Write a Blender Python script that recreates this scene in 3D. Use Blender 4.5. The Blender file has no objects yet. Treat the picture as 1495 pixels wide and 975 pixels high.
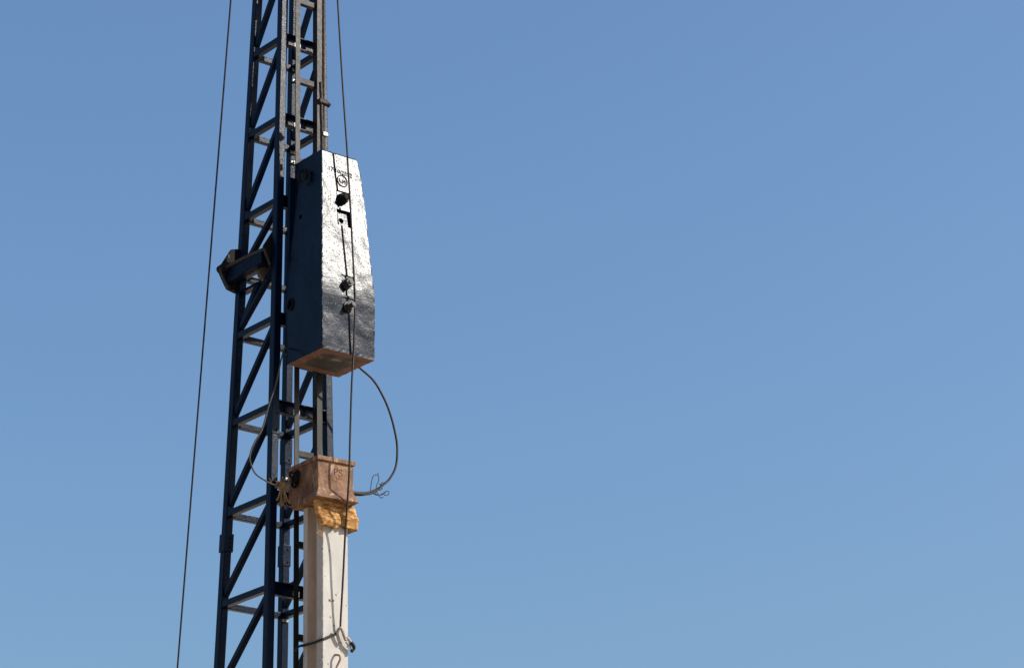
import bpy, bmesh, math, random
from mathutils import Vector, Matrix, noise
random.seed(7)
R = math.radians
sc = bpy.context.scene
C = sc.collection

# ------------------------------------------------------------------ camera
CAM_F, PITCH, YAW, ROLL = 3945.0 / 1495.0, R(20.56), R(50.75), R(-0.904)
cp, sp = math.cos(PITCH), math.sin(PITCH)
F = Vector((math.cos(YAW), math.sin(YAW), 0)); RT = Vector((math.sin(YAW), -math.cos(YAW), 0)); UP = Vector((0, 0, 1))
fw = F * cp + UP * sp; up0 = UP * cp - F * sp
rt = RT * math.cos(ROLL) + up0 * math.sin(ROLL); up = up0 * math.cos(ROLL) - RT * math.sin(ROLL)
cam_d = bpy.data.cameras.new('camera'); cam = bpy.data.objects.new('camera', cam_d); C.objects.link(cam)
CAMPOS = Vector((-11.3962, -16.8749, 1.6))
m3 = Matrix((rt, up, -fw)).transposed()
cam.matrix_world = Matrix.Translation(CAMPOS) @ m3.to_4x4()
cam_d.sensor_width = 36.0; cam_d.lens = 36.0 * CAM_F
cam_d.clip_start = 0.1; cam_d.clip_end = 9000
sc.camera = cam

# ------------------------------------------------------------------ light
SUN_EL, SUN_AZ = R(34.8), R(43.0)          # azimuth from the -Y axis towards +X
S = Vector((math.sin(SUN_AZ) * math.cos(SUN_EL), -math.cos(SUN_AZ) * math.cos(SUN_EL), math.sin(SUN_EL)))
w = bpy.data.worlds.new('World'); sc.world = w; w.use_nodes = True
nt = w.node_tree; nt.nodes.clear()
sky = nt.nodes.new('ShaderNodeTexSky'); sky.sky_type = 'NISHITA'; sky.sun_disc = False
sky.sun_elevation = SUN_EL; sky.sun_rotation = math.atan2(S.x, S.y)
sky.altitude = 0; sky.air_density = 1.45; sky.dust_density = 3.2; sky.ozone_density = 8.0
bg = nt.nodes.new('ShaderNodeBackground'); bg.inputs['Strength'].default_value = 0.116
wo = nt.nodes.new('ShaderNodeOutputWorld')
nt.links.new(sky.outputs[0], bg.inputs[0]); nt.links.new(bg.outputs[0], wo.inputs[0])
sl = bpy.data.lights.new('sun', 'SUN'); sl.energy = 5.0; sl.angle = R(0.53); sl.color = (1.0, 0.95, 0.87)
so = bpy.data.objects.new('sun', sl); C.objects.link(so)
so.rotation_euler = S.to_track_quat('Z', 'Y').to_euler(); so.location = (10, -12, 30)
sc.view_settings.view_transform = 'Standard'; sc.view_settings.look = 'None'
sc.view_settings.exposure = 0.49; sc.view_settings.gamma = 1.0

# ------------------------------------------------------------------ materials
class Mat:
    def __init__(s, name):
        s.m = bpy.data.materials.new(name); s.m.use_nodes = True; s.t = s.m.node_tree
        s.b = s.t.nodes['Principled BSDF']
        s.co = s.t.nodes.new('ShaderNodeTexCoord').outputs['Object']; s.h = None
    def link(s, a, b): s.t.links.new(a, b)
    def noise(s, scale, detail=4, rough=.6, stretch=None, dist=0.0):
        n = s.t.nodes.new('ShaderNodeTexNoise'); n.inputs['Scale'].default_value = scale
        n.inputs['Detail'].default_value = detail; n.inputs['Roughness'].default_value = rough
        n.inputs['Distortion'].default_value = dist
        if stretch:
            mp = s.t.nodes.new('ShaderNodeMapping'); mp.inputs['Scale'].default_value = stretch
            s.link(s.co, mp.inputs[0]); s.link(mp.outputs[0], n.inputs['Vector'])
        else: s.link(s.co, n.inputs['Vector'])
        return n.outputs['Fac']
    def voro(s, scale, stretch=None):
        n = s.t.nodes.new('ShaderNodeTexVoronoi'); n.inputs['Scale'].default_value = scale
        if stretch:
            mp = s.t.nodes.new('ShaderNodeMapping'); mp.inputs['Scale'].default_value = stretch
            s.link(s.co, mp.inputs[0]); s.link(mp.outputs[0], n.inputs['Vector'])
        else: s.link(s.co, n.inputs['Vector'])
        return n.outputs['Distance']
    def ramp(s, fac, stops):
        r = s.t.nodes.new('ShaderNodeValToRGB'); e = r.color_ramp.elements
        while len(e) < len(stops): e.new(0.5)
        for k, (p, c) in zip(e, stops):
            k.position = p; k.color = (*c, 1) if len(c) == 3 else c
        s.link(fac, r.inputs[0]); return r.outputs[0]
    def mix(s, fac, a, b, mode='MIX'):
        m = s.t.nodes.new('ShaderNodeMix'); m.data_type = 'RGBA'; m.blend_type = mode
        for v, i in ((fac, 0), (a, 6), (b, 7)):
            if isinstance(v, (int, float)): m.inputs[i].default_value = v
            elif isinstance(v, tuple): m.inputs[i].default_value = (*v, 1)
            else: s.link(v, m.inputs[i])
        return m.outputs[2]
    def mr(s, fac, a, b, c, d):
        m = s.t.nodes.new('ShaderNodeMapRange'); s.link(fac, m.inputs[0])
        for i, v in enumerate((a, b, c, d)): m.inputs[i + 1].default_value = v
        return m.outputs[0]
    def math(s, op, a, b):
        m = s.t.nodes.new('ShaderNodeMath'); m.operation = op
        for i, v in enumerate((a, b)):
            if isinstance(v, (int, float)): m.inputs[i].default_value = v
            else: s.link(v, m.inputs[i])
        return m.outputs[0]
    def sep(s, i):
        n = s.t.nodes.new('ShaderNodeSeparateXYZ'); s.link(s.co, n.inputs[0]); return n.outputs[i]
    def bump(s, fac, dist, strength=1.0):
        b = s.t.nodes.new('ShaderNodeBump'); b.inputs['Distance'].default_value = dist; b.inputs['Strength'].default_value = strength
        s.link(fac, b.inputs['Height'])
        if s.h is not None: s.link(s.h, b.inputs['Normal'])
        s.h = b.outputs[0]; s.link(s.h, s.b.inputs['Normal'])
    def set(s, col=None, rough=None, metal=None, spec=None):
        for k, v in (('Base Color', col), ('Roughness', rough), ('Metallic', metal), ('Specular IOR Level', spec)):
            if v is None: continue
            if isinstance(v, tuple): s.b.inputs[k].default_value = (*v, 1)
            elif isinstance(v, (int, float)): s.b.inputs[k].default_value = v
            else: s.link(v, s.b.inputs[k])
        return s.m

def m_mast():
    m = Mat('navy mast paint')
    c = m.ramp(m.noise(5, 5), [(.35, (.0008, .0038, .0135)), (.7, (.0018, .0066, .020))])
    c = m.mix(m.ramp(m.noise(45, 3, .7), [(.62, (0, 0, 0)), (.76, (.5, .5, .5))]), c, (.022, .019, .018))
    m.bump(m.noise(130, 2, .6), .0017); m.bump(m.noise(30, 2), .0010)
    return m.set(c, m.mr(m.noise(9, 3), .3, .7, .23, .31), spec=.075)
def m_rail():
    m = Mat('worn guide rail steel')
    c = m.ramp(m.noise(18, 5, .7, (1, 1, .15)), [(.3, (.006, .0055, .005)), (.55, (.016, .014, .012)), (.75, (.034, .029, .024))])
    m.bump(m.noise(170, 2), .0012)
    return m.set(c, m.mr(m.noise(25, 3), .3, .7, .34, .46), spec=.10)
def m_hammer():
    m = Mat('glossy navy hammer paint')
    c = m.ramp(m.noise(4, 6, .65), [(.35, (.0008, .0032, .011)), (.65, (.0016, .0052, .015))])
    run = m.ramp(m.noise(9, 5, .7, (1.6, 1.6, .12)), [(.56, (0, 0, 0)), (.74, (.6, .6, .6))])
    c = m.mix(run, c, (.012, .009, .008))
    chips = m.ramp(m.noise(30, 6, .80, None, .3), [(.665, (0, 0, 0)), (.70, (1, 1, 1))])
    c = m.mix(chips, c, (.022, .013, .010))
    m.bump(m.ramp(m.noise(66, 3, .65, None, .5), [(.58, (0, 0, 0)), (.74, (1, 1, 1))]), .0005, 1)
    m.bump(m.noise(100, 2, .55), .0006, 1)
    m.bump(m.noise(17, 3), .0016); m.bump(m.noise(2.6, 2), .014)
    r = m.mr(m.noise(14, 4, .6), .3, .7, .235, .285)
    r = m.math('ADD', r, m.math('MULTIPLY', chips, .20))
    return m.set(c, r, spec=.088)
def m_rust(name, a, b, c3, sc_=7.0):
    m = Mat(name)
    c = m.ramp(m.noise(sc_, 7, .68, None, .5), [(.3, a), (.52, b), (.75, c3)])
    m.bump(m.noise(70, 4, .65), .002); m.bump(m.noise(9, 4), .005)
    return m.set(c, m.mr(m.noise(20, 3), .3, .7, .6, .85))
def m_cap():
    m = Mat('rusty brown helmet steel')
    c = m.ramp(m.noise(6, 9, .74, None, .9), [(.28, (.032, .0145, .009)), (.48, (.132, .066, .037)), (.74, (.30, .18, .105))])
    st = m.ramp(m.noise(15, 6, .7, (1.3, 1.3, .30), .6), [(.55, (0, 0, 0)), (.70, (.85, .85, .85))])
    c = m.mix(st, c, (.47, .36, .215))
    c = m.mix(m.ramp(m.noise(30, 4, .7), [(.58, (0, 0, 0)), (.70, (.8, .8, .8))]), c, (.055, .024, .015))
    m.bump(m.noise(60, 4, .65), .0022); m.bump(m.noise(9, 4), .006)
    return m.set(c, m.mr(m.noise(14, 3), .3, .7, .6, .85), spec=.2)
def m_under():
    m = Mat('rusty hammer sole')
    x = m.math('ABSOLUTE', m.math('SUBTRACT', m.sep(0), .0235), 0); y = m.math('ABSOLUTE', m.math('ADD', m.sep(1), .66), 0)
    d = m.math('MAXIMUM', x, y)
    d = m.math('ADD', d, m.math('MULTIPLY', m.math('SUBTRACT', m.noise(16, 5, .7), .5), .07))
    rim = m.ramp(m.noise(16, 6, .7), [(.3, (.055, .022, .012)), (.55, (.105, .044, .023)), (.75, (.16, .078, .042))])
    core = m.ramp(m.noise(9, 5, .7), [(.44, (.010, .008, .007)), (.57, (.028, .019, .015)), (.66, (.15, .13, .11))])
    c = m.mix(m.ramp(d, [(.150, (0, 0, 0)), (.185, (1, 1, 1))]), core, rim)
    m.bump(m.noise(60, 4, .65), .003); m.bump(m.noise(12, 4), .008)
    return m.set(c, .75)
def m_concrete():
    m = Mat('pale pile concrete')
    c = m.ramp(m.noise(7, 7, .65, (1, 1, .5)), [(.3, (.315, .296, .270)), (.55, (.370, .351, .322)), (.8, (.415, .395, .363))])
    c = m.mix(m.ramp(m.noise(3.5, 6, .7, (3, 3, .6), .8), [(.55, (0, 0, 0)), (.75, (.55, .55, .55))]), c, (.30, .245, .185))
    c = m.mix(m.ramp(m.noise(34, 5, .75), [(.66, (0, 0, 0)), (.72, (.7, .7, .7))]), c, (.20, .14, .095))
    c = m.mix(m.math('MULTIPLY', m.ramp(m.voro(13), [(.09, (1, 1, 1)), (.14, (0, 0, 0))]), m.ramp(m.noise(6, 2), [(.46, (0, 0, 0)), (.52, (1, 1, 1))])), c, (.16, .12, .09))
    m.bump(m.noise(120, 3, .6), .0009); m.bump(m.noise(14, 5), .0020)
    m.bump(m.ramp(m.voro(13), [(.06, (0, 0, 0)), (.15, (1, 1, 1))]), .003)
    return m.set(c, .88)
def m_conc_side():  # darker, warmer concrete for the recesses and back of the pile
    m = Mat('darker pile concrete')
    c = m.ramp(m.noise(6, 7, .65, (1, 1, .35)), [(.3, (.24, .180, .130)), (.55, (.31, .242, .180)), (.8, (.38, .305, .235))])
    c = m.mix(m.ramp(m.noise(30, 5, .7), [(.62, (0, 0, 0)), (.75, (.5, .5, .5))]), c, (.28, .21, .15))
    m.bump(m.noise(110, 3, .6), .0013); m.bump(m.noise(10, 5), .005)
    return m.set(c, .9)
def m_sack():
    m = Mat('ochre burlap')
    c = m.ramp(m.noise(12, 6, .65), [(.3, (.22, .115, .038)), (.52, (.39, .215, .082)), (.75, (.54, .34, .155))])
    c = m.mix(m.ramp(m.noise(10, 4, .65, (1.1, 1.1, 4.2)), [(.47, (0, 0, 0)), (.58, (.85, .85, .85))]), c, (.135, .055, .013))
    w1 = m.noise(190, 1, .5, (1, 1, .12)); w2 = m.noise(190, 1, .5, (.12, .12, 1))
    m.bump(m.math('ADD', w1, w2), .0022); m.bump(m.noise(16, 4), .006)
    return m.set(c, .95, spec=.15)
def m_rope(name, a, b, rough=.6):
    m = Mat(name)
    c = m.ramp(m.noise(60, 4, .7), [(.35, a), (.7, b)])
    m.bump(m.noise(230, 2), .0015)
    return m.set(c, rough, spec=.22)
def m_galv():
    m = Mat('galvanised steel')
    c = m.ramp(m.noise(60, 4), [(.3, (.16, .155, .15)), (.7, (.34, .33, .31))])
    m.bump(m.noise(120, 3), .001)
    return m.set(c, .45, .6)
def m_dark(name, col, rough=.5):
    m = Mat(name)
    c = m.ramp(m.noise(40, 4), [(.3, col), (.7, tuple(min(1, v * 2.2) for v in col))])
    m.bump(m.noise(120, 3), .0012)
    return m.set(c, rough, spec=.15)
def m_ground():
    m = Mat('sandy site soil')
    c = m.ramp(m.noise(.25, 9, .68), [(.3, (.38, .275, .180)), (.55, (.52, .395, .270)), (.8, (.60, .47, .33))])
    m.bump(m.noise(3.5, 8, .7), .06)
    return m.set(c, .95)

M = dict(mast=m_mast(), rail=m_rail(), ham=m_hammer(), under=m_under(), cap=m_cap(), conc=m_concrete(), cside=m_conc_side(),
         sack=m_sack(), galv=m_galv(), ground=m_ground(),
         rope=m_rope('greasy wire rope', (.008, .006, .005), (.030, .022, .018), .55),
         brope=m_rope('brown worn rope', (.022, .012, .009), (.065, .040, .028), .65),
         fray=m_rope('frayed fibre rope', (.12, .072, .034), (.26, .165, .085), .85),
         ropelight=m_rope('dusty wire rope', (.02, .017, .014), (.075, .062, .050), .7),
         black=m_dark('black oiled and shaded steel', (.0025, .0025, .003), .75), bolt=m_dark('grey bolt steel', (.020, .020, .021), .36),
         clip=m_dark('dark rope clip steel', (.007, .006, .006), .55),
         brown=m_rust('rust brown steel', (.006, .004, .0035), (.014, .0085, .0065), (.026, .016, .012), 20),
         ochre=m_rust('ochre rusted sheave', (.022, .014, .007), (.042, .028, .013), (.06, .042, .021), 20),
         bead=m_dark('weld bead lettering', (.004, .004, .004), .9), capbead=m_dark('brown weld bead', (.10, .042, .027), .8),
         shackle=m_dark('worn bright sling steel', (.16, .145, .12), .38), rebar=m_rust('rusty lifting bar', (.10, .055, .035), (.19, .11, .07), (.28, .18, .12), 30))

# ------------------------------------------------------------------ mesh helpers
def link(name, me, parent=None, label=None):
    o = bpy.data.objects.new(name, me); C.objects.link(o)
    if parent is not None: o.parent = parent
    if label: o['label'] = label
    return o
def finish(name, bm, mat, parent=None, smooth=False, label=None, recalc=True):
    if recalc: bmesh.ops.recalc_face_normals(bm, faces=bm.faces[:])
    me = bpy.data.meshes.new(name); bm.to_mesh(me); bm.free()
    for k in (mat if isinstance(mat, (list, tuple)) else [mat]): me.materials.append(k)
    if smooth:
        for p in me.polygons: p.use_smooth = True
    return link(name, me, parent, label)
def thing(name, label, cat, group=None):
    o = bpy.data.objects.new(name, None); C.objects.link(o); o.empty_display_size = .1
    o['label'] = label; o['category'] = cat
    if group: o['group'] = group
    return o
def prism(bm, ring0, ring1, cap=True):
    a = [bm.verts.new(p) for p in ring0]; b = [bm.verts.new(p) for p in ring1]; n = len(a)
    fs = [bm.faces.new((a[i], a[(i + 1) % n], b[(i + 1) % n], b[i])) for i in range(n)]
    if cap: fs += [bm.faces.new(a[::-1]), bm.faces.new(b)]
    return fs
def bevel_new(bm, fs, wd):
    bmesh.ops.bevel(bm, geom=list({e for f in fs for e in f.edges}), offset=wd, segments=2, affect='EDGES', profile=.6)
def beam(bm, p0, p1, nrm, wn, ws, bev=.005):
    """square tube from p0 to p1; nrm = outward direction, wn = size along it, ws = size across"""
    p0, p1, nrm = Vector(p0), Vector(p1), Vector(nrm)
    d = (p1 - p0).normalized(); s_ = d.cross(nrm).normalized(); n_ = s_.cross(d).normalized()
    rg = [n_ * (a * wn / 2) + s_ * (b * ws / 2) for a, b in ((1, 1), (-1, 1), (-1, -1), (1, -1))]
    fs = prism(bm, [p0 + q for q in rg], [p1 + q for q in rg])
    if bev: bevel_new(bm, fs, bev)
def box(bm, x0, x1, y0, y1, z0, z1, bev=0):
    fs = prism(bm, [(x0, y0, z0), (x1, y0, z0), (x1, y1, z0), (x0, y1, z0)], [(x0, y0, z1), (x1, y0, z1), (x1, y1, z1), (x0, y1, z1)])
    if bev: bevel_new(bm, fs, bev)
def cyl(bm, p0, p1, r0, r1=None, n=16, bev=0, phase=0.0):
    p0, p1 = Vector(p0), Vector(p1); r1 = r0 if r1 is None else r1
    d = (p1 - p0).normalized(); a = d.orthogonal().normalized(); b = d.cross(a)
    ring = lambda p, r: [p + (a * math.cos(2 * math.pi * i / n + phase) + b * math.sin(2 * math.pi * i / n + phase)) * r for i in range(n)]
    fs = prism(bm, ring(p0, r0), ring(p1, r1))
    if bev: bmesh.ops.bevel(bm, geom=list(fs[-1].edges), offset=bev, segments=2, affect='EDGES')
def smoothpath(pts, per=6):
    P = [Vector(p) for p in pts]; out = []
    for i in range(len(P) - 1):
        p0 = P[i - 1] if i else P[0] * 2 - P[1]; p1, p2 = P[i], P[i + 1]
        p3 = P[i + 2] if i + 2 < len(P) else P[-1] * 2 - P[-2]
        for k in range(per):
            t = k / per
            out.append(.5 * ((2 * p1) + (p2 - p0) * t + (2 * p0 - 5 * p1 + 4 * p2 - p3) * t * t + (3 * p1 - p0 - 3 * p2 + p3) * t ** 3))
    out.append(P[-1]); return out
def tube(bm, pts, r, n=8, per=6, smooth=True, lobes=0, twist=60.0, taper=1.0, closed=False):
    P = smoothpath(pts, per) if smooth else [Vector(p) for p in pts]
    rings = []; ref = None; s_ = 0.0
    for i, p in enumerate(P):
        if closed: d = (P[(i + 1) % len(P)] - P[i - 1]).normalized()
        else: d = (P[min(i + 1, len(P) - 1)] - P[max(i - 1, 0)]).normalized()
        if ref is None: ref = d.orthogonal().normalized()
        ref = (ref - d * ref.dot(d)).normalized(); b = d.cross(ref)
        if i: s_ += (P[i] - P[i - 1]).length
        rr = r * (1 + (taper - 1) * i / max(1, len(P) - 1)); ring = []
        for k in range(n):
            a = 2 * math.pi * k / n
            q = rr * (1 + (.13 * math.cos(lobes * a + twist * s_) if lobes else 0))
            ring.append(bm.verts.new(p + (ref * math.cos(a) + b * math.sin(a)) * q))
        rings.append(ring)
    L = len(rings)
    for i in range(L if closed else L - 1):
        A, B = rings[i], rings[(i + 1) % L]
        for k in range(n): bm.faces.new((A[k], A[(k + 1) % n], B[(k + 1) % n], B[k]))
    if not closed: bm.faces.new(rings[0][::-1]); bm.faces.new(rings[-1])
def dense(pts, step):
    out = []; P = [Vector(p) for p in pts]
    for a, b in zip(P, P[1:]):
        n = max(1, int((b - a).length / step)); out += [a.lerp(b, k / n) for k in range(n)]
    return out + [P[-1]]
def upos(k, n):
    # first and last strips are narrow so that worn edges stay at the edge
    return 0 if k == 0 else 1 if k == n else .018 + .964 * (k - 1) / (n - 2)
def loft(rings, nu, step, jitter=0.0, seed=0, bottom_slot=0, nv=None):
    """box-like body from rings of 4 corners (front-left, front-right, back-right, back-left), every face a grid"""
    bm = bmesh.new(); rows = []
    for (r0, r1) in zip(rings, rings[1:]):
        n = max(1, int(round((Vector(r1[0]) - Vector(r0[0])).length / step)))
        for k in range(n): rows.append([Vector(a).lerp(Vector(b), k / n) for a, b in zip(r0, r1)])
    rows.append([Vector(p) for p in rings[-1]])
    grid = []
    for row in rows:
        g = []
        for e in range(4):
            for k in range(nu): g.append(row[e].lerp(row[(e + 1) % 4], upos(k, nu)))
        grid.append([bm.verts.new(p) for p in g])
    n = 4 * nu
    for a, b in zip(grid, grid[1:]):
        for k in range(n): bm.faces.new((a[k], a[(k + 1) % n], b[(k + 1) % n], b[k]))
    for g, flip, slot in ((grid[0], True, bottom_slot), (grid[-1], False, 0)):
        q = [[None] * (nu + 1) for _ in range(nu + 1)]
        for i in range(nu + 1):
            q[i][0] = g[i]; q[nu][i] = g[nu + i]; q[nu - i][nu] = g[2 * nu + i]
            if i: q[0][nu - i] = g[3 * nu + i] if 3 * nu + i < n else g[0]
        q[0][nu] = g[3 * nu]
        c = [q[0][0].co, q[nu][0].co, q[nu][nu].co, q[0][nu].co]
        for i in range(1, nu):
            for j in range(1, nu):
                u, v = upos(i, nu), upos(j, nu)
                q[i][j] = bm.verts.new(c[0].lerp(c[1], u).lerp(c[3].lerp(c[2], u), v))
        for i in range(nu):
            for j in range(nu):
                f = [q[i][j], q[i + 1][j], q[i + 1][j + 1], q[i][j + 1]]
                fc = bm.faces.new(f[::-1] if flip else f); fc.material_index = slot
    if jitter:
        bm.normal_update()
        for v in bm.verts:
            f_ = v.normal
            ns = [f.normal for f in v.link_faces]
            wgt = 1.0 if any(a.dot(b) < .7 for a in ns for b in ns) else .06
            p = v.co * 14 + Vector((seed, 0, 0)); p2 = v.co * 45 + Vector((0, seed, 0))
            v.co += (noise.noise_vector(p) * .6 + noise.noise_vector(p2) * .5) * jitter * wgt
    return bm
def boolean(o, cutter_bms):
    dg_objs = []
    for k, b in enumerate(cutter_bms):
        bmesh.ops.recalc_face_normals(b, faces=b.faces[:])
        me = bpy.data.meshes.new('cut'); b.to_mesh(me); b.free()
        c = bpy.data.objects.new('cut', me); C.objects.link(c); dg_objs.append(c)
        md = o.modifiers.new('cut', 'BOOLEAN'); md.operation = 'DIFFERENCE'; md.object = c; md.solver = 'EXACT'
    dg = bpy.context.evaluated_depsgraph_get(); me = bpy.data.meshes.new_from_object(o.evaluated_get(dg))
    o.modifiers.clear(); old = o.data; o.data = me; me.name = old.name
    for c in dg_objs: bpy.data.objects.remove(c, do_unlink=True)
def text_mesh(name, body, size, mat, mw, parent, extrude=.003, bev=.0012, align='CENTER', label=None, off=0.0):
    cu = bpy.data.curves.new('txt', 'FONT'); cu.body = body; cu.size = size; cu.extrude = extrude; cu.bevel_depth = bev; cu.offset = off
    cu.align_x = align; cu.align_y = 'CENTER'
    t = bpy.data.objects.new('txt', cu); C.objects.link(t)
    dg = bpy.context.evaluated_depsgraph_get(); me = bpy.data.meshes.new_from_object(t.evaluated_get(dg))
    bpy.data.objects.remove(t, do_unlink=True)
    me.transform(mw); me.materials.clear(); me.materials.append(mat)
    return link(name, me, parent, label)

# ------------------------------------------------------------------ ground
bm = bmesh.new()
bmesh.ops.create_grid(bm, x_segments=40, y_segments=40, size=3500)
g = finish('ground', bm, M['ground']); g['kind'] = 'structure'; g['label'] = 'bare sandy soil of the building site'

# ------------------------------------------------------------------ lattice mast
TOP = 16.4; CH = .064
def mast(z):
    t = (z - 7) / 6
    return Vector((-.0049 + .0181 * t, -.0041 - .0146 * t)), .6451 - .2972 * t, .5663 - .2221 * t   # centre, width along Y, along X
def chord_c(k, z):
    c, wa, wb = mast(z); sx, sy = dict(l=(-1, 1), n=(-1, -1), b=(1, 1), r=(1, -1))[k]
    return Vector((c.x + sx * wb / 2, c.y + sy * wa / 2, z))
def rail_y(z):
    c, wa, wb = mast(z); return c.y - wa / 2 - CH / 2 - .062
mast_o = thing('lattice_mast', 'tall navy blue square lattice mast of the pile driver with vertical guide rails', 'mast')
levels = [11.722, 10.99, 10.254, 9.742, 9.231, 8.495, 7.751, 7.022]
levels = [11.722 + .735 * k for k in range(6, 0, -1)] + levels + [7.022 - .735 * k for k in range(1, 10)]
for k in 'lnbr':
    bm = bmesh.new(); h = CH / 2
    rg = lambda z: [chord_c(k, z) + Vector((a * h, b * h, 0)) for a, b in ((-1, -1), (1, -1), (1, 1), (-1, 1))]
    fs = prism(bm, rg(.0), rg(TOP)); bevel_new(bm, fs, .006)
    finish('chord', bm, M['mast'], mast_o)
def face_beam(name, ka, kb, za, zb, nrm, sz, inset, trim=CH / 2 - .004):
    a, b = chord_c(ka, za), chord_c(kb, zb); n = Vector(nrm)
    d = (b - a); d2 = Vector((d.x, d.y, 0)).normalized()
    off = n * (CH / 2 - inset - sz / 2)
    t = trim / abs(Vector((d.x, d.y, 0)).length) if d2.length else 0
    p, q = a.lerp(b, t) + off, b.lerp(a, t) + off
    bm = bmesh.new(); beam(bm, p, q, nrm, sz, sz, .004)
    return finish(name, bm, M['mast'], mast_o)
for i, z in enumerate(levels):
    if z > TOP - .1: continue
    face_beam('strut', 'l', 'n', z, z, (-1, 0, 0), .050, .004)
    face_beam('strut', 'b', 'r', z, z, (1, 0, 0), .050, .004)
    face_beam('strut', 'l', 'b', z, z, (0, 1, 0), .048, .006)
    if z != 9.742:
        a, b = chord_c('n', z), chord_c('r', z); c, wa, wb = mast(z)
        y0 = a.y - CH / 2 + .006; y1 = y0 + .048; x0, x1 = a.x + CH / 2 - .003, b.x - CH / 2 + .003
        bm = bmesh.new()
        prof = [(y0, -.052), (y1, -.052), (y1, .052), (y0, .052), (y0, .045), (y1 - .007, .045), (y1 - .007, -.045), (y0, -.045)]
        prism(bm, [(x0, p, z + q) for p, q in prof], [(x1, p, z + q) for p, q in prof])
        ch = finish('channel', bm, M['mast'], mast_o)
        if 6 < z < 13:
            bm = bmesh.new(); bx = c.x - .03
            cyl(bm, (bx, y1 - .007, z - .008), (bx, y1 - .020, z - .008), .016, n=6, bev=.002)
            box(bm, bx - .032, bx + .03, y1 - .012, y1 - .0068, z - .030, z + .014, .001)
            finish('bolt', bm, M['galv'], ch)  # pale plate and hex stand in for the sunlit patch on the web
    if i + 1 < len(levels):
        z2 = levels[i + 1]
        face_beam('brace', 'n', 'l', z - .035, z2 + .045, (-1, 0, 0), .043, .012)
        face_beam('brace', 'r', 'b', z - .035, z2 + .045, (1, 0, 0), .043, .012)
bm = bmesh.new(); p_ = chord_c('b', 7.245); cyl(bm, p_ + Vector((-.012, -.02, 0)), p_ + Vector((-.012, -.17, .004)), .020, n=12); finish('spacer_pipe', bm, M['mast'], mast_o)
# guide rails: two angles on the front of the mast
for x0, x1, web in ((-.1235, -.0775, 1), (.0895, .1415, 0)):
    bm = bmesh.new(); th = .008
    def sect(z):
        c, wa, wb = mast(z); y = rail_y(z); a, b = x0 + c.x, x1 + c.x; d = .062
        if web: pts = [(a, y), (b, y), (b, y + d), (b - th, y + d), (b - th, y + th), (a, y + th)]
        else: pts = [(a, y), (b, y), (b, y + th), (a + th, y + th), (a + th, y + d), (a, y + d)]
        return [Vector((p, q, z)) for p, q in pts]
    fs = prism(bm, sect(.25), sect(TOP - .2)); bevel_new(bm, fs, .002)
    finish('guide_rail', bm, M['rail'], mast_o)
ties = [(a + b) / 2 for a, b in zip(levels, levels[1:]) if abs(a - b) > .6] + [9.98, 9.49]
for z in ties:
    if z > TOP - .3: continue
    c, wa, wb = mast(z); y = rail_y(z)
    bm = bmesh.new(); beam(bm, (c.x - .0765, y + .040, z), (c.x + .0885, y + .040, z), (0, -1, 0), .040, .050, .004)
    finish('rail_tie', bm, M['rail'], mast_o)
# splice collars where the mast sections bolt together
for k, z0, z1 in (('n', 8.256, 8.465), ('b', 8.262, 8.47), ('l', 7.446, 7.592), ('b', 7.42, 7.592), ('r', 7.44, 7.59)):
    bm = bmesh.new(); h = CH / 2 + (.0045 if z0 > 8 else .009 if k == 'l' else .006)
    rg = lambda z: [chord_c(k, z) + Vector((a * h, b * h, 0)) for a, b in ((-1, -1), (1, -1), (1, 1), (-1, 1))]
    fs = prism(bm, rg(z0), rg(z1)); bevel_new(bm, fs, .003)
    sp_ = finish('splice_collar', bm, M['mast'], mast_o)
    for dz in (.035, (z1 - z0) - .035):
        bm = bmesh.new(); p = chord_c(k, z0 + dz)
        cyl(bm, p + Vector((.012, -h, 0)), p + Vector((.012, -h - .008, 0)), .009, n=6)
        finish('bolt', bm, M['mast'], sp_)
# small galvanised clips bolted to the back chord by the struts
for z in (11.70, 11.60, 10.95, 10.86, 8.13, 6.98):
    p = chord_c('b', z); bm = bmesh.new()
    box(bm, p.x - .030, p.x + .020, p.y - CH / 2 - .014, p.y - CH / 2 + .001, z - .012, z + .010, .002)
    cyl(bm, (p.x - .005, p.y - CH / 2 - .013, z), (p.x - .005, p.y - CH / 2 - .030, z), .010, n=6)
    finish('clip_plate', bm, M['galv'], mast_o)
# mast head with the rope sheaves (above the picture)
bm = bmesh.new(); c, wa, wb = mast(TOP)
box(bm, c.x - wb / 2 - .06, c.x + wb / 2 + .06, c.y - .75, c.y + wa / 2 + .12, TOP, TOP + .10, .006)
head = finish('head_frame', bm, M['mast'], mast_o)
for hx, hy in ((-.005, -.56), (.03, -.10), (-.06, .10)):
    bm = bmesh.new(); cyl(bm, (hx - .02, hy, TOP + .22), (hx + .02, hy, TOP + .22), .14, n=28)
    finish('sheave', bm, M['brown'], head)
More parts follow.
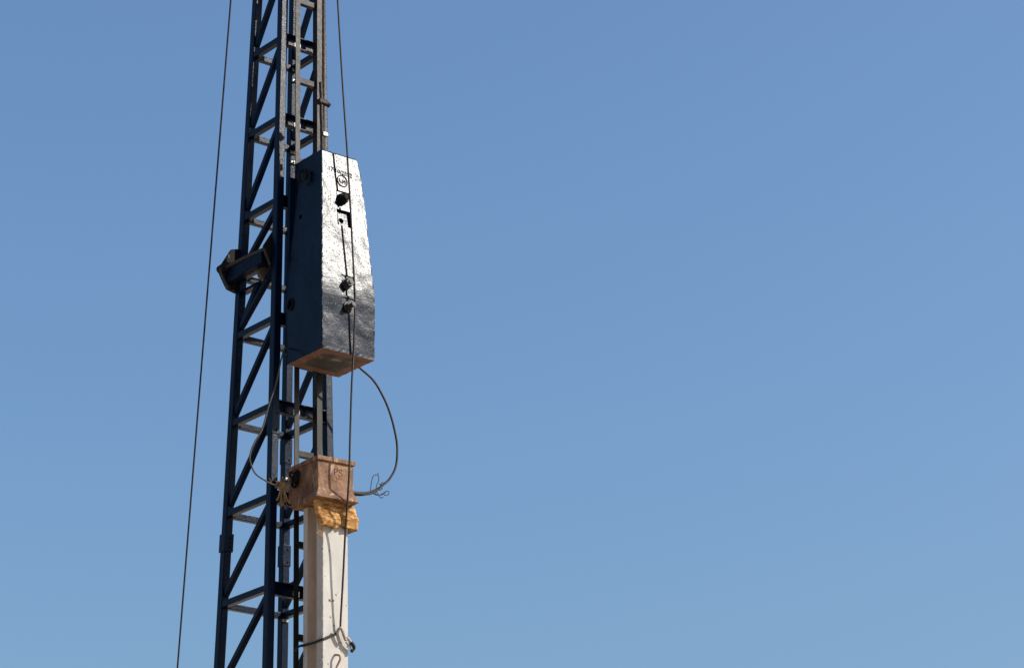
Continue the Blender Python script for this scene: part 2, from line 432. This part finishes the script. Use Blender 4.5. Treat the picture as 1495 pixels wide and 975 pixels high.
# hinge bracket for the raking stay, on the left side of the mast
br = bpy.data.objects.new('stay_bracket', None); C.objects.link(br); br.parent = mast_o; br['label'] = 'dark hinged stay bracket on the left side of the mast'
def plate(poly, y, th=.018, mat='black'):  # plates coloured black to paint in the shade from mast and hammer
    bm = bmesh.new(); fs = prism(bm, [(x, y - th / 2, z) for x, z in poly], [(x, y + th / 2, z) for x, z in poly]); bevel_new(bm, fs, .002)
    return finish('bracket_plate', bm, M[mat], br)
plate([(-.325, 9.972), (-.24, 9.995), (-.20, 9.93), (-.20, 9.63), (-.275, 9.606), (-.352, 9.622), (-.375, 9.655), (-.425, 9.737), (-.430, 9.795)], .262, .030)
plate([(-.225, 10.02), (-.16, 10.02), (-.16, 9.62), (-.225, 9.62), (-.262, 9.697), (-.325, 9.815), (-.320, 9.86)], -.205, .024)
bm = bmesh.new(); beam(bm, (-.296, -.190, 9.762), (-.345, .245, 9.722), (-1, 0, 0), .07, .105, .004); finish('bracket_beam', bm, M['mast'], br)
bm = bmesh.new(); tube(bm, [(-.325, -.215, 9.822), (-.352, .02, 9.815), (-.395, .275, 9.792)], .014, 10); finish('bracket_pin', bm, M['brown'], br, True)
bm = bmesh.new(); cyl(bm, (-.405, .225, 9.79), (-.405, .30, 9.785), .036, n=14, bev=.006); finish('pin_boss', bm, M['black'], br, False)
bm = bmesh.new(); tube(bm, [(-.327, -.222, 9.825), (-.300, -.222, 9.765), (-.264, -.222, 9.698)], .010, 8); finish('bracket_edge', bm, M['brown'], br, True)
bm = bmesh.new(); tube(bm, [(-.430, .243, 9.79), (-.424, .243, 9.735), (-.372, .243, 9.652), (-.352, .243, 9.62)], .010, 8); finish('bracket_edge', bm, M['brown'], br, True)
bm = bmesh.new(); cyl(bm, (-.235, -.125, 9.665), (-.235, -.075, 9.665), .062, n=22, bev=.008); finish('sheave', bm, M['ochre'], br)
bm = bmesh.new(); cyl(bm, (-.242, -.150, 9.90), (-.242, -.218, 9.905), .026, n=14, bev=.006); finish('pin_boss', bm, M['black'], br)
bm = bmesh.new(); box(bm, -.245, -.18, -.19, .235, 9.602, 9.626, .004); finish('bracket_foot', bm, M['mast'], br)
bm = bmesh.new(); beam(bm, (-.228, .205, 9.335), (-.228, -.015, 9.615), (-1, 0, 0), .046, .050, .004); finish('bracket_brace', bm, M['mast'], br)
bm = bmesh.new(); box(bm, -.362, -.350, .2425, .2480, 9.880, 9.915, .002); finish('bracket_lit_spot', bm, M['ochre'], br)  # small ochre block put in for a lit spot on the plate

# ------------------------------------------------------------------ drop hammer
ham = thing('drop_hammer', 'heavy tapered steel drop hammer in glossy dark blue paint hanging above the pile', 'hammer')
def hy(z):
    a, b, s0, s1 = 9.235, 9.445, .0223, .1165
    if z < a: return -.9 + (z - 8.805) * s0
    ya = -.9 + (a - 8.805) * s0; t = (min(z, b) - a)
    y = ya + s0 * t + (s1 - s0) * t * t / (2 * (b - a))
    return y + max(0, z - b) * s1
def hyb(z): return -.420 + (z - 8.805) * .0222
prof = [(8.805, -.223, .270), (9.16, -.2245, .2785), (9.20, -.225, .279), (9.235, -.2255, .279), (9.27, -.2258, .279), (9.30, -.226, .279), (9.335, -.2262, .2785), (9.37, -.225, .277), (9.41, -.222, .2755), (9.45, -.2188, .274), (9.68, -.2018, .2615), (10.112, -.172, .2475), (10.38, -.153, .2296), (10.47, -.149, .2164), (10.540, -.1455, .197), (10.553, -.1420, .188)]
rings = [[(xl, hy(z) + (.010 if z > 10.55 else 0), z), (xr, hy(z) + (.010 if z > 10.55 else 0), z), (xr, hyb(z), z), (xl, hyb(z), z)] for z, xl, xr in prof]
bm = loft(rings, 20, .026, .0042, 3, bottom_slot=1)
body = finish('hammer_body', bm, [M['ham'], M['under']], ham)
def pocket(x0, x1, z0, z1, d, bottom_d=None, dx=0.0):
    b = bmesh.new(); bd = d if bottom_d is None else bottom_d
    def rr(z, dd, e=0.0): return [(x0 + e, hy(z) - .05, z), (x1 + e, hy(z) - .05, z), (x1 + e, hy(z) + dd, z), (x0 + e, hy(z) + dd, z)]
    prism(b, rr(z0, bd, dx), rr(z1, d)); return b
cuts = [pocket(-.0280, .1065, 10.0595, 10.2165, .011, .009), pocket(-.0365, .0965, 9.902, 10.045, .026, .020),
        pocket(-.0345, .0905, 9.290, 9.466, .008, .008), pocket(-.0330, .0890, 9.140, 9.273, .008, .003)]
b = bmesh.new(); cyl(b, (.0165, hy(9.957) - .06, 9.957), (.0165, hy(9.957) + .16, 9.957), .0235, n=20); cuts.append(b)
for y, z, r_ in ((-.557, 10.372, .026), (-.512, 10.035, .020), (-.462, 9.295, .028)):
    b = bmesh.new(); cyl(b, (-.40, y, z), (-.08, y, z), r_, n=18); cuts.append(b)
boolean(body, cuts)
# back guide plate and rail shoes
bm = bmesh.new()
xs = lambda z: (-.2250 + max(0, z - 8.85) * .0195, .262 - max(0, z - 8.85) * .02)
rg = lambda z: [(xs(z)[0], hyb(z) - .002, z), (xs(z)[1], hyb(z) - .002, z), (xs(z)[1], hyb(z) + .034, z), (xs(z)[0], hyb(z) + .034, z)]
fs = prism(bm, rg(8.90), rg(10.42)); bevel_new(bm, fs, .003); finish('guide_plate', bm, M['mast'], ham)
for z in (8.95, 10.16):
    for s_ in (-1, 1):
        bm = bmesh.new(); c = mast(z)[0]; e = c.x + (-.1235 if s_ < 0 else .1415); y = rail_y(z + .1)
        x0, x1 = (e - .022, e - .005) if s_ < 0 else (e + .005, e + .022)
        box(bm, x0, x1, hyb(z + .1) + .02, y + .035, z, z + .2, .003)
        box(bm, *((e - .022, e + .018) if s_ < 0 else (e - .018, e + .022)), y + .018, y + .036, z + .001, z + .199, .003)
        finish('rail_shoe', bm, M['black'], ham)
# bolts in the front pockets
def bolt(x, z, dp, kind):
    y = hy(z) + dp; n_ = Vector((0, -1, .02)).normalized(); p = Vector((x, y, z))
    bm = bmesh.new()
    if kind == 'nut':
        cyl(bm, p, p + n_ * .010, .044, n=20, bev=.002); cyl(bm, p + n_ * .010, p + n_ * .058, .037, n=6, bev=.004, phase=.3); cyl(bm, p + n_ * .058, p + n_ * .068, .018, n=14, bev=.003)
    elif kind == 'stud':
        cyl(bm, p, p + n_ * .014, .045, n=20, bev=.002); cyl(bm, p + n_ * .014, p + n_ * .046, .036, n=6, bev=.004); cyl(bm, p + n_ * .046, p + n_ * .082, .020, n=14, bev=.003)
    else:
        cyl(bm, p, p + n_ * .012, .048, n=20, bev=.002); cyl(bm, p + n_ * .012, p + n_ * .050, .044, n=6, bev=.006, phase=.5); cyl(bm, p + n_ * .050, p + n_ * .075, .026, n=14, bev=.004)
    finish('bolt', bm, M['black'] if kind == 'old' else M['bolt'], ham)
bolt(.026, 10.145, .010, 'old'); bolt(.014, 9.392, .007, 'nut'); bolt(.024, 9.198, .005, 'stud')
# lettering welded on the face
def on_face(x, z, lift=.001):
    sl = math.atan(.1174)
    return Matrix.Translation((x, hy(z) - lift, z)) @ Matrix.Rotation(math.pi / 2 - sl, 4, 'X')
text_mesh('lettering', '17\u00b710/2552', .052, M['bead'], on_face(.022, 10.386) @ Matrix.Rotation(R(-3), 4, 'Z'), ham, .0015, .0006)
bm = bmesh.new()
for st in ([(-.026, .020), (-.026, -.010), (-.018, -.015), (-.002, -.015)], [(.006, .014), (.006, -.019)], [(.027, .014), (.027, -.019)], [(.006, -.003), (.027, -.003)]):
    tube(bm, [on_face(.038, 10.310) @ Vector((a, b, .0012)) for a, b in st], .0036, 6, smooth=False)
finish('lettering', bm, M['bead'], ham)
bm = bmesh.new()
tube(bm, [on_face(.038, 10.310) @ Vector((math.cos(a) * .047, math.sin(a) * .050, .001)) for a in [2 * math.pi * k / 36 for k in range(36)]], .0044, 6, smooth=False, closed=True)
finish('emblem_ring', bm, M['bead'], ham, True)
# lug and shackle on the shaded side, pin on the right side
bm = bmesh.new()
box(bm, -.200, -.170, -.600, -.572, 10.335, 10.420, .006); tube(bm, [(-.176, -.560, 10.425), (-.205, -.555, 10.415), (-.222, -.545, 10.380), (-.216, -.538, 10.345), (-.190, -.536, 10.322)], .013, 8, 5)
finish('shackle', bm, M['black'], ham, True)
bm = bmesh.new()
tube(bm, [Vector((-.232, -.462 + math.cos(a) * .036, 9.295 + math.sin(a) * .048)) for a in [2 * math.pi * k / 20 for k in range(20)]], .007, 8, smooth=False, closed=True)
finish('hole_rim', bm, M['mast'], ham, True)
bm = bmesh.new(); box(bm, .222, .242, -.70, -.64, 10.34, 10.40, .003); tube(bm, [(.238, -.67, 10.365), (.262, -.67, 10.358), (.275, -.67, 10.372)], .007, 8)
finish('side_lug', bm, M['black'], ham)
bm = bmesh.new(); box(bm, -.045, .075, -.60, -.50, 10.545, 10.565, .004)
for x in (-.03, .045): box(bm, x, x + .016, -.59, -.51, 10.563, 10.64, .004)
cyl(bm, (-.035, -.55, 10.615), (.066, -.55, 10.615), .015, n=12); finish('hoist_eye', bm, M['black'], ham)

# ------------------------------------------------------------------ concrete pile
pile = thing('concrete_pile', 'pale precast concrete I-section pile standing below the rusty cap', 'pile')
bm = bmesh.new(); zt, zb = 7.80, 0.0
def psec(z):
    sx = -.012 * (z - 7.4); x0, x1, y0, y1 = -.104 + sx, .131 + sx, -.755, -.503; f = .074; g_ = .054; d = .052; s2 = .034
    c_ = .005
    P = [(x0 + c_, y0), (x1 - c_, y0), (x1, y0 + c_), (x1, y0 + f), (x1 - d, y0 + f + s2), (x1 - d, y1 - g_ - s2), (x1, y1 - g_), (x1, y1),
         (x0, y1), (x0, y1 - g_), (x0 + d, y1 - g_ - s2), (x0 + d, y0 + f + s2), (x0, y0 + f), (x0, y0 + c_)]
    return [Vector((a, b, z)) for a, b in P]
zs = [zb + (6.0 - zb) * k / 20 for k in range(20)] + [6.0 + (zt - 6.0) * k / 110 for k in range(111)]
prev = None
for z in zs:
    row = [bm.verts.new(p) for p in psec(z)]
    for i, v in enumerate(row):
        amp = .0052 if i in (0, 13, 12) else .0018
        v.co += Vector((noise.noise(Vector((z * 55, i, 0))), noise.noise(Vector((z * 48, i, 7))) * .12, 0)) * amp
        if i in (0, 13): v.co += Vector((max(0, noise.noise(Vector((z * 17, 3, 1)))) * .008, 0, 0))
    if prev:
        for i in range(14):
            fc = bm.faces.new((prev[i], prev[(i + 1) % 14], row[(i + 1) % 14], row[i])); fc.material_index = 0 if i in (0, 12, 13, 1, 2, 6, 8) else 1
    else: bm.faces.new(row[::-1])
    prev = row
bm.faces.new(prev)
pbody = finish('pile_body', bm, [M['conc'], M['cside']], pile)
bm = bmesh.new()
tube(bm, [(.024, -.748, 6.462), (.021, -.772, 6.458), (.029, -.800, 6.448), (.033, -.806, 6.425), (.029, -.802, 6.405), (.018, -.790, 6.372), (.003, -.785, 6.335), (-.010, -.772, 6.305), (-.012, -.748, 6.298)], .008, 9)
finish('lifting_loop', bm, M['rebar'], pile, True)
bm = bmesh.new(); box(bm, -.0395, .0055, -.7605, -.7535, 6.866, 6.880, .0025); finish('rust_tab', bm, M['rebar'], pile)

# ------------------------------------------------------------------ driving cap
cap = thing('driving_cap', 'rust brown steel driving cap with flared skirt sitting on the concrete pile', 'pile cap')
rings = [[(-.226, -.844, 7.645), (.137, -.882, 7.645), (.190, -.47, 7.645), (-.160, -.434, 7.645)],
         [(-.181, -.806, 7.722), (.131, -.826, 7.722), (.155, -.40, 7.722), (-.165, -.385, 7.722)],
         [(-.1865, -.800, 7.952), (.126, -.8195, 7.952), (.150, -.395, 7.952), (-.1674, -.380, 7.952)]]
bm = loft(rings, 14, .02, .0040, 11); finish('helmet_body', bm, M['cap'], cap)
bm = loft([[(-.197, -.816, 7.940), (.142, -.837, 7.940), (.164, -.385, 7.940), (-.178, -.372, 7.940)],
           [(-.198, -.816, 7.972), (.142, -.837, 7.972), (.164, -.385, 7.972), (-.178, -.372, 7.972)]], 14, .012, .0030, 23)
finish('top_flange', bm, M['cap'], cap)
bm = loft([[(-.229, -.848, 7.634), (.141, -.886, 7.634), (.194, -.466, 7.634), (-.164, -.430, 7.634)],
           [(-.226, -.844, 7.6465), (.138, -.882, 7.6465), (.190, -.470, 7.6465), (-.160, -.434, 7.6465)]], 14, .006, .0025, 31)
finish('skirt_rim', bm, M['cap'], cap)
yaw = math.atan2(-.0195, .3126)
def on_cap(x, z):
    t = (x + .1865) / .3126; y = -.800 - .0195 * t - .0045
    return Matrix.Translation((x, y, z)) @ Matrix.Rotation(yaw, 4, 'Z') @ Matrix.Rotation(math.pi / 2, 4, 'X')
text_mesh('lettering', 'PS', .086, M['capbead'], on_cap(-.006, 7.862), cap, .0012, .0, off=-.0024)
text_mesh('lettering', '1', .055, M['capbead'], on_cap(-.088, 7.806), cap, .0012, .0)
text_mesh('lettering', '2', .052, M['capbead'], on_cap(-.020, 7.806), cap, .0012, .0)
bm = bmesh.new()
for (x, y, z, ry, rz, r_, sk) in ((-.198, -.522, 7.868, .026, .050, .0125, .02), (-.205, -.512, 7.860, .034, .042, .0095, -.03), (-.192, -.530, 7.880, .020, .034, .009, .015)):
    tube(bm, [Vector((x + sk * math.sin(a), y + ry * math.cos(a), z + rz * math.sin(a + .2))) for a in [2 * math.pi * k / 18 for k in range(18)]], r_, 7, smooth=False, closed=True)
tube(bm, [(-.19, -.50, 7.835), (-.21, -.49, 7.815), (-.20, -.505, 7.79), (-.185, -.52, 7.80)], .011, 7, 4)
finish('lifting_eye', bm, M['black'], cap, True)
bm = bmesh.new()
tube(bm, [(.140, -.615, 7.80), (.170, -.615, 7.785), (.195, -.616, 7.815), (.195, -.616, 7.85), (.170, -.614, 7.885), (.140, -.614, 7.875)], .014, 8)
finish('lifting_eye', bm, M['black'], cap, True)

# ------------------------------------------------------------------ burlap cushion
NU, NV = 64, 34
def sack_pt(u, v, front):
    # u 0..1 left to right, v 0 top .. 1 bottom
    ul = -.192 + .012 * v + .034 * max(0, v - .40) ** 1.2 * 2
    ur = .150 + .060 * math.sin(math.pi * min(1, v * .66)) ** .8 - .012 * v ** 4
    x = ul + (ur - ul) * u
    zt_ = 7.66
    zb_ = 7.430 + .010 * u + .006 * math.sin(u * 9 + .6) + .038 * math.exp(-((u - .555) / .09) ** 2) - .003 * math.sin(u * 37)
    z = zt_ + (zb_ - zt_) * v
    hang = .012 + .036 * v ** .8 - .010 * max(0, v - .85) / .15
    edge = min(1, u / .05) * min(1, (1 - u) / .05)
    y = -.760 - hang * (.45 + .55 * math.sqrt(max(0, edge)))
    cx = u - .06 * (v - .5)
    fold = (math.exp(-((cx - .585) / .012) ** 2) * .024 - math.exp(-((cx - .628) / .012) ** 2) * .026 - math.exp(-((cx - .53) / .03) ** 2) * .012) * min(1, v * 1.4)
    y -= fold
    tri = lambda q: abs((q % 1.0) - .5) * 2
    if u > .60: y -= .016 * tri(v * 2.6 + .9 * (u - .6) + .1 * math.sin(u * 20)) ** 2 * min(1, (u - .6) / .08) * min(1, v * 3)
    else: y -= .008 * tri(v * 2.1 + .5 * u + .25) ** 2 * min(1, v * 3)
    y -= .0022 * noise.noise(Vector((x * 22, 3, z * 26))) + .0028 * noise.noise(Vector((x * 60, 9, z * 70)))
    if not front:
        depth = .020 + (.11 * max(0, (u - .80) / .20) if u > .80 else 0)
        y = max(y + depth, -.757 if u < .82 else -9)
        z += .004
    return Vector((x, y, z))
bm = bmesh.new()
G = [[[bm.verts.new(sack_pt(i / NU, j / NV, fr)) for i in range(NU + 1)] for j in range(NV + 1)] for fr in (True, False)]
for k in (0, 1):
    for j in range(NV):
        for i in range(NU): bm.faces.new((G[k][j][i], G[k][j][i + 1], G[k][j + 1][i + 1], G[k][j + 1][i]))
for j in range(NV):
    for i in (0, NU): bm.faces.new((G[0][j][i], G[0][j + 1][i], G[1][j + 1][i], G[1][j][i]))
for i in range(NU):
    for j in (0, NV): bm.faces.new((G[0][j][i], G[0][j][i + 1], G[1][j][i + 1], G[1][j][i]))
sk = finish('burlap_sack', bm, M['sack'], None, True)
sk['label'] = 'folded ochre burlap sack stuffed under the rusty cap and hanging over the pile'; sk['category'] = 'sack'
bm = bmesh.new()
for k in range(7):
    x = -.128 + random.uniform(-.012, .012); z = 7.452; y = -.785; pts = [(x, y, z)]
    for q in range(6):
        x += random.uniform(-.012, .012); z -= random.uniform(.010, .024); y = min(y + .006, -.7625); pts.append((x, y, z))
    tube(bm, pts, .0016, 5, 3)
thr = finish('loose_thread', bm, M['sack'], sk)

# ------------------------------------------------------------------ ropes
def rope(name, label, pts, r, mat, cat='rope', group=None, per=6, lobes=0, n=8, step=None, smooth=True):
    bm = bmesh.new()
    if step: pts = dense(smoothpath(pts, per), step); smooth = False
    tube(bm, pts, r, n, per, smooth, lobes)
    o = finish(name, bm, M[mat], None, True)
    o['label'] = label; o['category'] = cat
    if group: o['group'] = group
    return o
# hoist rope with its turned-back dead end and two clips
hoist = thing('hoist_rope', 'brown wire hoist rope with turned-back end running up from the hammer top', 'rope')
bm = bmesh.new()
tube(bm, dense([(-.005, -.55, TOP + .22), (-.004, -.55, 12.0), (.004, -.55, 11.26), (.007, -.55, 11.07), (.0115, -.55, 10.78), (.0145, -.55, 10.60)], .012), .0125, 12, smooth=False, lobes=4, twist=90)
finish('standing_part', bm, M['brope'], hoist, True)
bm = bmesh.new()
tube(bm, dense(smoothpath([(-.026, -.552, 11.245), (-.024, -.555, 11.16), (-.019, -.556, 11.075), (-.020, -.556, 10.98), (-.012, -.554, 10.87), (-.0085, -.552, 10.785), (-.006, -.552, 10.69), (-.004, -.552, 10.60)], 5), .012), .0145, 12, smooth=False, lobes=4, twist=90)
finish('dead_end', bm, M['rope'], hoist, True)
bm = bmesh.new(); box(bm, -.052, .034, -.582, -.526, 11.052, 11.092, .008); cyl(bm, (.03, -.556, 11.074), (.062, -.556, 11.060), .021, n=8); cyl(bm, (-.045, -.556, 11.074), (-.060, -.556, 11.074), .011, n=8)
finish('rope_clip', bm, M['clip'], hoist)
bm = bmesh.new(); box(bm, -.010, .036, -.575, -.530, 10.772, 10.808, .006); cyl(bm, (.03, -.556, 10.79), (.052, -.556, 10.788), .014, n=8); finish('rope_clip', bm, M['galv'], hoist, label='pale galvanised clip just above the hammer')
# rope running down across the hammer face to the pile sling
line = [(.03, -.10, TOP + .36), (.0312, -.70, 11.955), (.0327, -.775, 11.181), (.0424, -.835, 10.544), (.0414, -.842, 10.464), (.052, -.863, 10.133), (.054, -.892, 9.772), (.0574, -.923, 9.386), (.0602, -.9295, 9.241), (.0588, -.925, 9.014), (.0565, -.9195, 8.812), (.0403, -.92, 8.561), (.0282, -.919, 8.118), (.021, -.918, 7.799), (.0415, -.845, 7.369), (.0426, -.821, 7.056), (.0425, -.793, 6.718), (.047, -.784, 6.655)]
def lead(pts): return [pts[0]] + smoothpath(pts[1:], 6)
bm = bmesh.new(); tube(bm, lead(line), .0078, 8, smooth=False)
o = finish('lifting_rope', bm, M['rope'], None, True)
o['label'] = 'long thin wire rope crossing the hammer face down to the hook on the pile'; o['category'] = 'rope'
# guy rope far left
gp = [Vector((-.7147, -.2514, 11.9051)), Vector((-.3136, .6509, 9.3658)), Vector((.0886, 1.5547, 6.8212))]
d_ = (gp[0] - gp[2]); gtop = gp[2] + d_ * ((TOP + .30 - 6.8212) / d_.z); gbot = gp[2] - d_ * (6.82 / d_.z)
bm = bmesh.new(); tube(bm, dense([gtop, gbot], .5), .0074, 8, smooth=False)
o = finish('guy_rope', bm, M['rope'], None, True); o['label'] = 'thin black wire rope slanting down alone in the sky left of the mast'; o['category'] = 'rope'
# cap hanger ropes
hang = thing('hanger_rope', 'dark wire rope looping out to the right with a frayed tail above the rusty cap', 'rope', 'wire ropes hanging the cap from the hammer')
bm = bmesh.new()
tube(bm, [(.172, -.616, 7.80), (.215, -.62, 7.805), (.2775, -.62, 7.809), (.4016, -.62, 7.827), (.5002, -.62, 7.8725), (.5662, -.62, 7.924), (.6326, -.62, 7.992), (.686, -.62, 8.098), (.6993, -.62, 8.242), (.679, -.62, 8.369), (.632, -.62, 8.513), (.5645, -.62, 8.642), (.4636, -.62, 8.7646), (.3232, -.62, 8.845), (.262, -.62, 8.90)], .0090, 9, 8)
finish('rope_strand', bm, M['rope'], hang, True)
bm = bmesh.new(); tube(bm, [(.172, -.622, 7.815), (.28, -.630, 7.800), (.40, -.632, 7.812), (.47, -.63, 7.842), (.53, -.628, 7.888)], .0085, 9, 6)
tube(bm, [(.215, -.612, 7.79), (.30, -.608, 7.793), (.38, -.608, 7.808), (.45, -.612, 7.838), (.50, -.615, 7.868)], .0075, 8, 6); finish('doubled_end', bm, M['rope'], hang, True)
bm = bmesh.new()
for pts in ([(.44, -.62, 7.84), (.446, -.62, 7.90), (.462, -.62, 7.965), (.490, -.62, 7.990), (.512, -.62, 7.988), (.520, -.62, 7.955), (.500, -.62, 7.905), (.492, -.62, 7.865)],
            [(.50, -.62, 7.87), (.535, -.615, 7.875), (.56, -.61, 7.89), (.545, -.61, 7.918), (.53, -.612, 7.925)],
            [(.44, -.625, 7.835), (.50, -.63, 7.822), (.55, -.63, 7.845), (.59, -.63, 7.872), (.612, -.63, 7.868), (.60, -.63, 7.842), (.565, -.63, 7.835)],
            [(.46, -.615, 7.85), (.52, -.60, 7.838), (.575, -.60, 7.85), (.603, -.60, 7.875)],
            [(.49, -.62, 7.86), (.525, -.61, 7.835), (.556, -.60, 7.818), (.58, -.60, 7.83)],
            [(.512, -.62, 7.985), (.514, -.62, 8.01)], [(.52, -.62, 7.89), (.545, -.62, 7.905), (.548, -.615, 7.935), (.575, -.61, 7.94)]):
    tube(bm, pts, .0033, 6, 5)
finish('frayed_wires', bm, M['rope'], hang, True)
hang2 = thing('hanger_rope', 'grey dusty rope looping left across the mast to a knot with frayed tails', 'rope', 'wire ropes hanging the cap from the hammer')
bm = bmesh.new()
tube(bm, [(-.228, -.45, 8.93), (-.30, -.50, 8.90), (-.3703, -.56, 8.785), (-.4172, -.56, 8.567), (-.477, -.56, 8.388), (-.5356, -.56, 8.182), (-.6016, -.56, 8.060), (-.637, -.56, 7.971), (-.6416, -.56, 7.905), (-.596, -.56, 7.816), (-.5145, -.56, 7.777), (-.4205, -.556, 7.756), (-.335, -.545, 7.765), (-.265, -.53, 7.805), (-.222, -.512, 7.85)], .0062, 9, 8)
finish('rope_strand', bm, M['ropelight'], hang2, True)
bm = bmesh.new(); K = Vector((-.335, -.547, 7.765))
for k in range(10):
    a = k * .9; p = K + Vector((random.uniform(-.026, .026), random.uniform(-.02, .02), random.uniform(-.015, .015)))
    tube(bm, [p + Vector((math.cos(a + t) * .022, math.sin(a + t) * .020, math.sin(2 * t + k) * .022)) for t in (0, .9, 1.8, 2.7, 3.6, 4.5)], .0075, 6, 3)
for dx, ln, sw in ((-.016, .115, -.035), (-.004, .125, -.012), (.012, .115, .025), (.018, .12, .052)):
    p = K + Vector((dx, 0, -.01)); tube(bm, [p, p + Vector((sw * .15, 0, -ln * .35)), p + Vector((sw * .5, .0, -ln * .7)), p + Vector((sw, 0, -ln))], .0085, 6, 4, taper=.7)
for k in range(15):
    p = K + Vector((random.uniform(-.03, .03), random.uniform(-.02, .02), -.085 - random.uniform(0, .05)))
    tube(bm, [p, p + Vector((random.uniform(-.022, .022), random.uniform(-.01, .01), -.022)), p + Vector((random.uniform(-.022, .022), 0, -.038))], .0024, 5, 2)
for k in range(12):
    p = K + Vector((random.uniform(-.10, .05), random.uniform(-.01, .01), random.uniform(-.01, .02)))
    tube(bm, [p, p + Vector((random.uniform(-.03, .03), -.01, random.uniform(-.01, .05))), p + Vector((random.uniform(-.05, .05), -.01, random.uniform(-.01, .085)))], .0022, 5, 2)
finish('frayed_knot', bm, M['fray'], hang2, True)
# sling round the pile with its hook
sl_ = thing('pile_sling', 'steel sling looped round the pile near the bottom with a bright open hook', 'sling')
sx = lambda z: -.012 * (z - 7.4)
bm = bmesh.new(); e = .010; z0 = 6.575
tube(bm, [(.0245, -.775, 6.622), (-.025, -.768, 6.598), (-.085, -.766, z0 - .008), (-.104 + .009, -.766, z0 - .014), (-.105, -.752, z0 - .016), (-.106, -.68, z0 - .020), (-.107, -.58, z0 - .018), (-.108, -.505, z0 - .012), (-.096, -.492, z0 - .008), (.02, -.492, z0), (.135, -.492, z0), (.153, -.508, z0 - .01), (.154, -.62, z0 - .014), (.153, -.752, z0 - .018), (.150, -.772, z0 - .022)], .0095, 9, 6, lobes=3, twist=90)
finish('sling_rope', bm, M['rope'], sl_, True)
bm = bmesh.new()
tube(bm, [(.022, -.776, 6.615), (.020, -.792, 6.640), (.030, -.806, 6.656), (.046, -.810, 6.645), (.058, -.808, 6.618), (.074, -.805, 6.588), (.088, -.800, 6.572)], .0115, 9, 6)
tube(bm, [(.062, -.782, 6.648), (.078, -.786, 6.620), (.094, -.790, 6.596), (.110, -.790, 6.580)], .010, 9, 6)
finish('hook', bm, M['shackle'], sl_, True)
bm = bmesh.new()
tube(bm, [(.090, -.800, 6.588), (.104, -.802, 6.592), (.122, -.802, 6.574), (.142, -.800, 6.556), (.158, -.796, 6.540)], .0110, 9, 6)
tube(bm, [(.094, -.792, 6.560), (.112, -.792, 6.548), (.132, -.792, 6.534), (.148, -.790, 6.516)], .0085, 9, 6)
finish('eye_loop', bm, M['shackle'], sl_, True)
bm = bmesh.new(); tube(bm, [(.128, -.806, 6.562), (.150, -.802, 6.548), (.166, -.794, 6.532), (.164, -.786, 6.515), (.150, -.784, 6.500)], .0135, 9, 5)
finish('ferrule', bm, M['clip'], sl_, True)
bm = bmesh.new()
tube(bm, [(-.108, -.520, 6.565), (-.135, -.505, 6.552), (-.150, -.492, 6.535), (-.140, -.470, 6.528)], .009, 8, 5); finish('sling_tail', bm, M['rope'], sl_, True)
